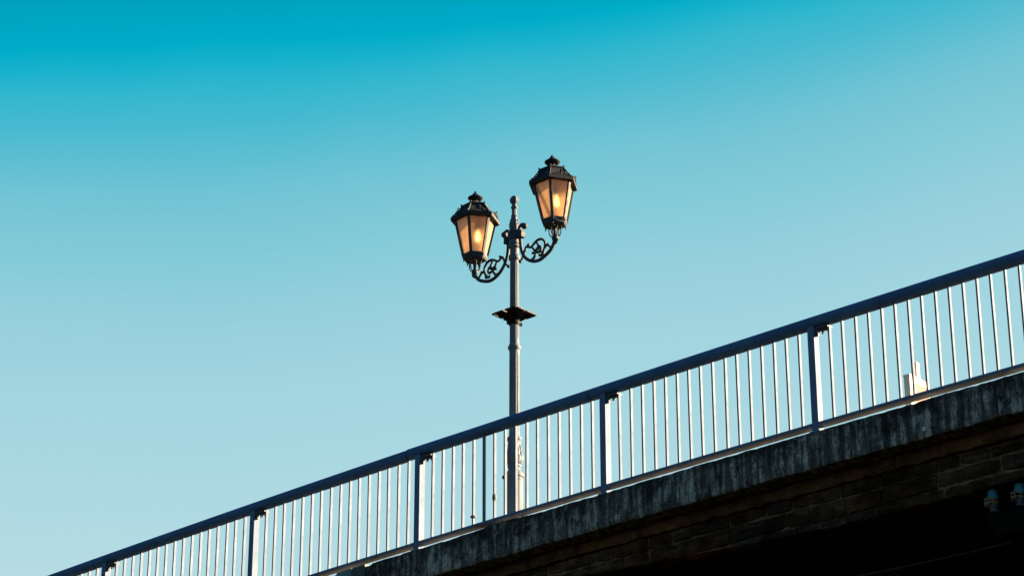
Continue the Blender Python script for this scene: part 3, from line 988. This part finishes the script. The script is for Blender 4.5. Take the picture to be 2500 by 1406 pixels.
# flower basket bracket clamped to the pole
b = MB()
b.lathe([(.050, 2.222), (.060, 2.226), (.062, 2.232), (.062, 2.256), (.058, 2.262), (.049, 2.264)], 30)
b.lathe([(.052, 2.262), (.062, 2.285), (.088, 2.314), (.118, 2.3385), (.050, 2.3385)], 30)
for s in (1, -1):
    d = (RV * cos(radians(-20)) - FV * sin(radians(-20))) * s
    b.bar(d * .058 + Vector((0, 0, 2.242)), d * .084 + Vector((0, 0, 2.242)), .014, .034)
bb = b.build('basket_bracket', M['black_metal'], lamp, LP, sharp=40)
H, G, RI = .168, .013, .060
for k in range(4):
    ang = camang(radians(-48) + pi / 2 * k)     # local +x+y corner points between
    Mx = Matrix.Rotation(ang, 4, 'Z')
    b = MB()
    z0, z1 = 2.340, 2.346
    # plate as a grid of strips leaving a slit by the outer corner and the hole round the pole
    b.box(.055, H - .022, G, .055, z0, z1, M=Mx)
    b.box(G, .055, .055, H - .022, z0, z1, M=Mx)
    b.box(.055, H - .022, .055, H - .022, z0, z1, M=Mx)
    b.box(H - .0215, H - .014, G, .07, z0, z1, M=Mx)
    b.box(G, .155 - .02, H - .0215, H - .0005, z0, z1, M=Mx)
    # rim
    b.box(H - .0135, H, G, H - .014, z0 - .004, z1 + .004, M=Mx)
    b.box(H - .035, H - .0005, H - .0135, H - .002, z0 - .004, z1 + .0035, M=Mx)
    b.box(G, H - .036, H - .0001, H + .003, z0 - .004, z1 + .0035, M=Mx)
    for q in (G, ):
        b.box(.07, H - .014, q - .003, q - .0005, z0 - .002, z1 + .003, M=Mx)
        b.box(q - .003, q - .0005, .07, H - .014, z0 - .002, z1 + .003, M=Mx)
    # gusset to the clamp and a pair of screws
    d = Mx @ Vector((.7071, .7071, 0))
    b.add([d * .056 + Vector((0, 0, 2.262)), d * .056 + Vector((0, 0, 2.336)), d * .17 + Vector((0, 0, 2.339)), d * .17 + Vector((0, 0, 2.330)),
           d * .056 + Mx @ Vector((-.004, .004, 2.262)), d * .056 + Mx @ Vector((-.004, .004, 2.336)), d * .17 + Mx @ Vector((-.004, .004, 2.339)), d * .17 + Mx @ Vector((-.004, .004, 2.330))],
          [(0, 1, 2, 3), (7, 6, 5, 4), (0, 3, 7, 4), (3, 2, 6, 7), (2, 1, 5, 6), (1, 0, 4, 5)])
    o = b.build('tray_plate', M['black_metal'], bb, sharp=30)
    sb = MB()
    for (px, py) in ((.150, .150), (.05, .14), (.14, .05)):
        c = Mx @ Vector((px, py, z0 - .003)); sb.ball(c, .005, 8)
    sb.build('screws', M['flange'], bb)

# ------------------------------------------------------------- drain pipes
def pipe(x, label):
    r = empty('drain_pipe', (x, .345, CAMZ + 6.44))
    tag(r, label, 'pipe', 'pipe elbows under the bridge')
    b = MB()
    b.tube([(0, 0, .125), (0, 0, .19), (.004, .012, .225), (.016, .045, .262), (.03, .09, .278), (.05, .16, .28), (.06, .26, .28)], .043, 22, smooth=4)
    e = b.build('elbow', M['pipe'], r)
    for z in (.118, .084):
        b = MB(); b.tube([(-.022, 0, z - .006), (-.022, 0, z + .006)], .060, 28)
        f = b.build('flange', M['flange'], r, bevel=.0015)
    b = MB(); b.tube([(0, 0, .078), (0, 0, .03), (0, 0, .0)], [.036, .032, .045], 18)
    b.build('pipe_foot', M['bolt'], r)
    for k in range(6):
        a = pi / 3 * k + .5
        b = MB(); b.tube([(-.022 + .050 * cos(a), .050 * sin(a), .058), (-.022 + .050 * cos(a), .050 * sin(a), .140)], .0065, 6)
        b.tube([(-.022 + .050 * cos(a), .050 * sin(a), .062), (-.022 + .050 * cos(a), .050 * sin(a), .077)], .011, 6)
        b.tube([(-.022 + .050 * cos(a), .050 * sin(a), .1245), (-.022 + .050 * cos(a), .050 * sin(a), .136)], .011, 6)
        b.build('bolt', M['flange_bolt'], r)
    return r


pipe(3.998, 'blue pipe elbow with bolted flange under the bridge, farther from the frame edge')
pipe(4.255, 'blue pipe elbow with bolted flange under the bridge, cut by the frame edge')

b = MB()
pts = []
for i in range(60):
    x = -14 + i * .5
    pts.append((x, 1.66 + .006 * nz(x, 1, 2), arch(x) - .012))
b.tube(pts, .010, 8)
tag(b.build('conduit', M['cable']), 'thin pale cable conduit running along the dark underside of the bridge', 'cable')

# -------------------------------------------------- far apartment building
TX, TY, TZ = -38.674, 72.612, 40.0166 + CAMZ
ab = empty('apartment_building', (TX - 6, TY + 6, 0))
tag(ab, 'pale far building with a pink panelled roof stack seen through the balusters', 'building')
AP = -Vector((TX - 6, TY + 6, 0))
zr = TZ - 2.3
b = MB(); b.box(TX - 12.5, TX + .35, TY - .4, TY + 13, 0, zr)
b.box(TX - 12.7, TX + .55, TY - .6, TY + 13.2, zr - .35, zr + .05)
b.build('wall', M['cream'], ab, AP, bevel=.02)
w0 = None
for f in range(12):
    for i in range(4):
        if w0 is None:
            b = MB(); b.box(-.6, .6, -.03, .06, 0, 1.5); b.box(-.7, .7, -.08, .02, -.1, 0)
            w0 = b.build('window', M['window'], ab); o = w0
        else: o = dup(w0, ab)
        o.location = AP + Vector((TX - 11 + i * 3.1, TY - .4, 1.3 + f * 3.0))
b = MB()
b.box(TX - .315, TX, TY, TY + 1.70, zr, TZ - .125)
st = b.build('roof_stack', M['whitewash'], ab, AP, bevel=.01)
b = MB(); b.box(TX - .33, TX + .018, TY - .012, TY + 1.715, TZ - .124, TZ)
b.build('coping', M['whitewash'], st, bevel=.008)
b = MB(); b.box(TX + .001, TX + .010, TY + .44, TY + 1.62, zr + .1, TZ - .30)
b.build('pink_panel', M['pink'], st)
b = MB(); b.box(TX + .001, TX + .012, TY + .10, TY + 1.66, TZ - .185, TZ - .165)
b.build('groove', M['cable'], st)
b = MB(); b.box(TX - .26, TX - .02, TY + .72, TY + .98, TZ - .02, TZ + .80)
b.build('flue', M['whitewash'], st, bevel=.01)
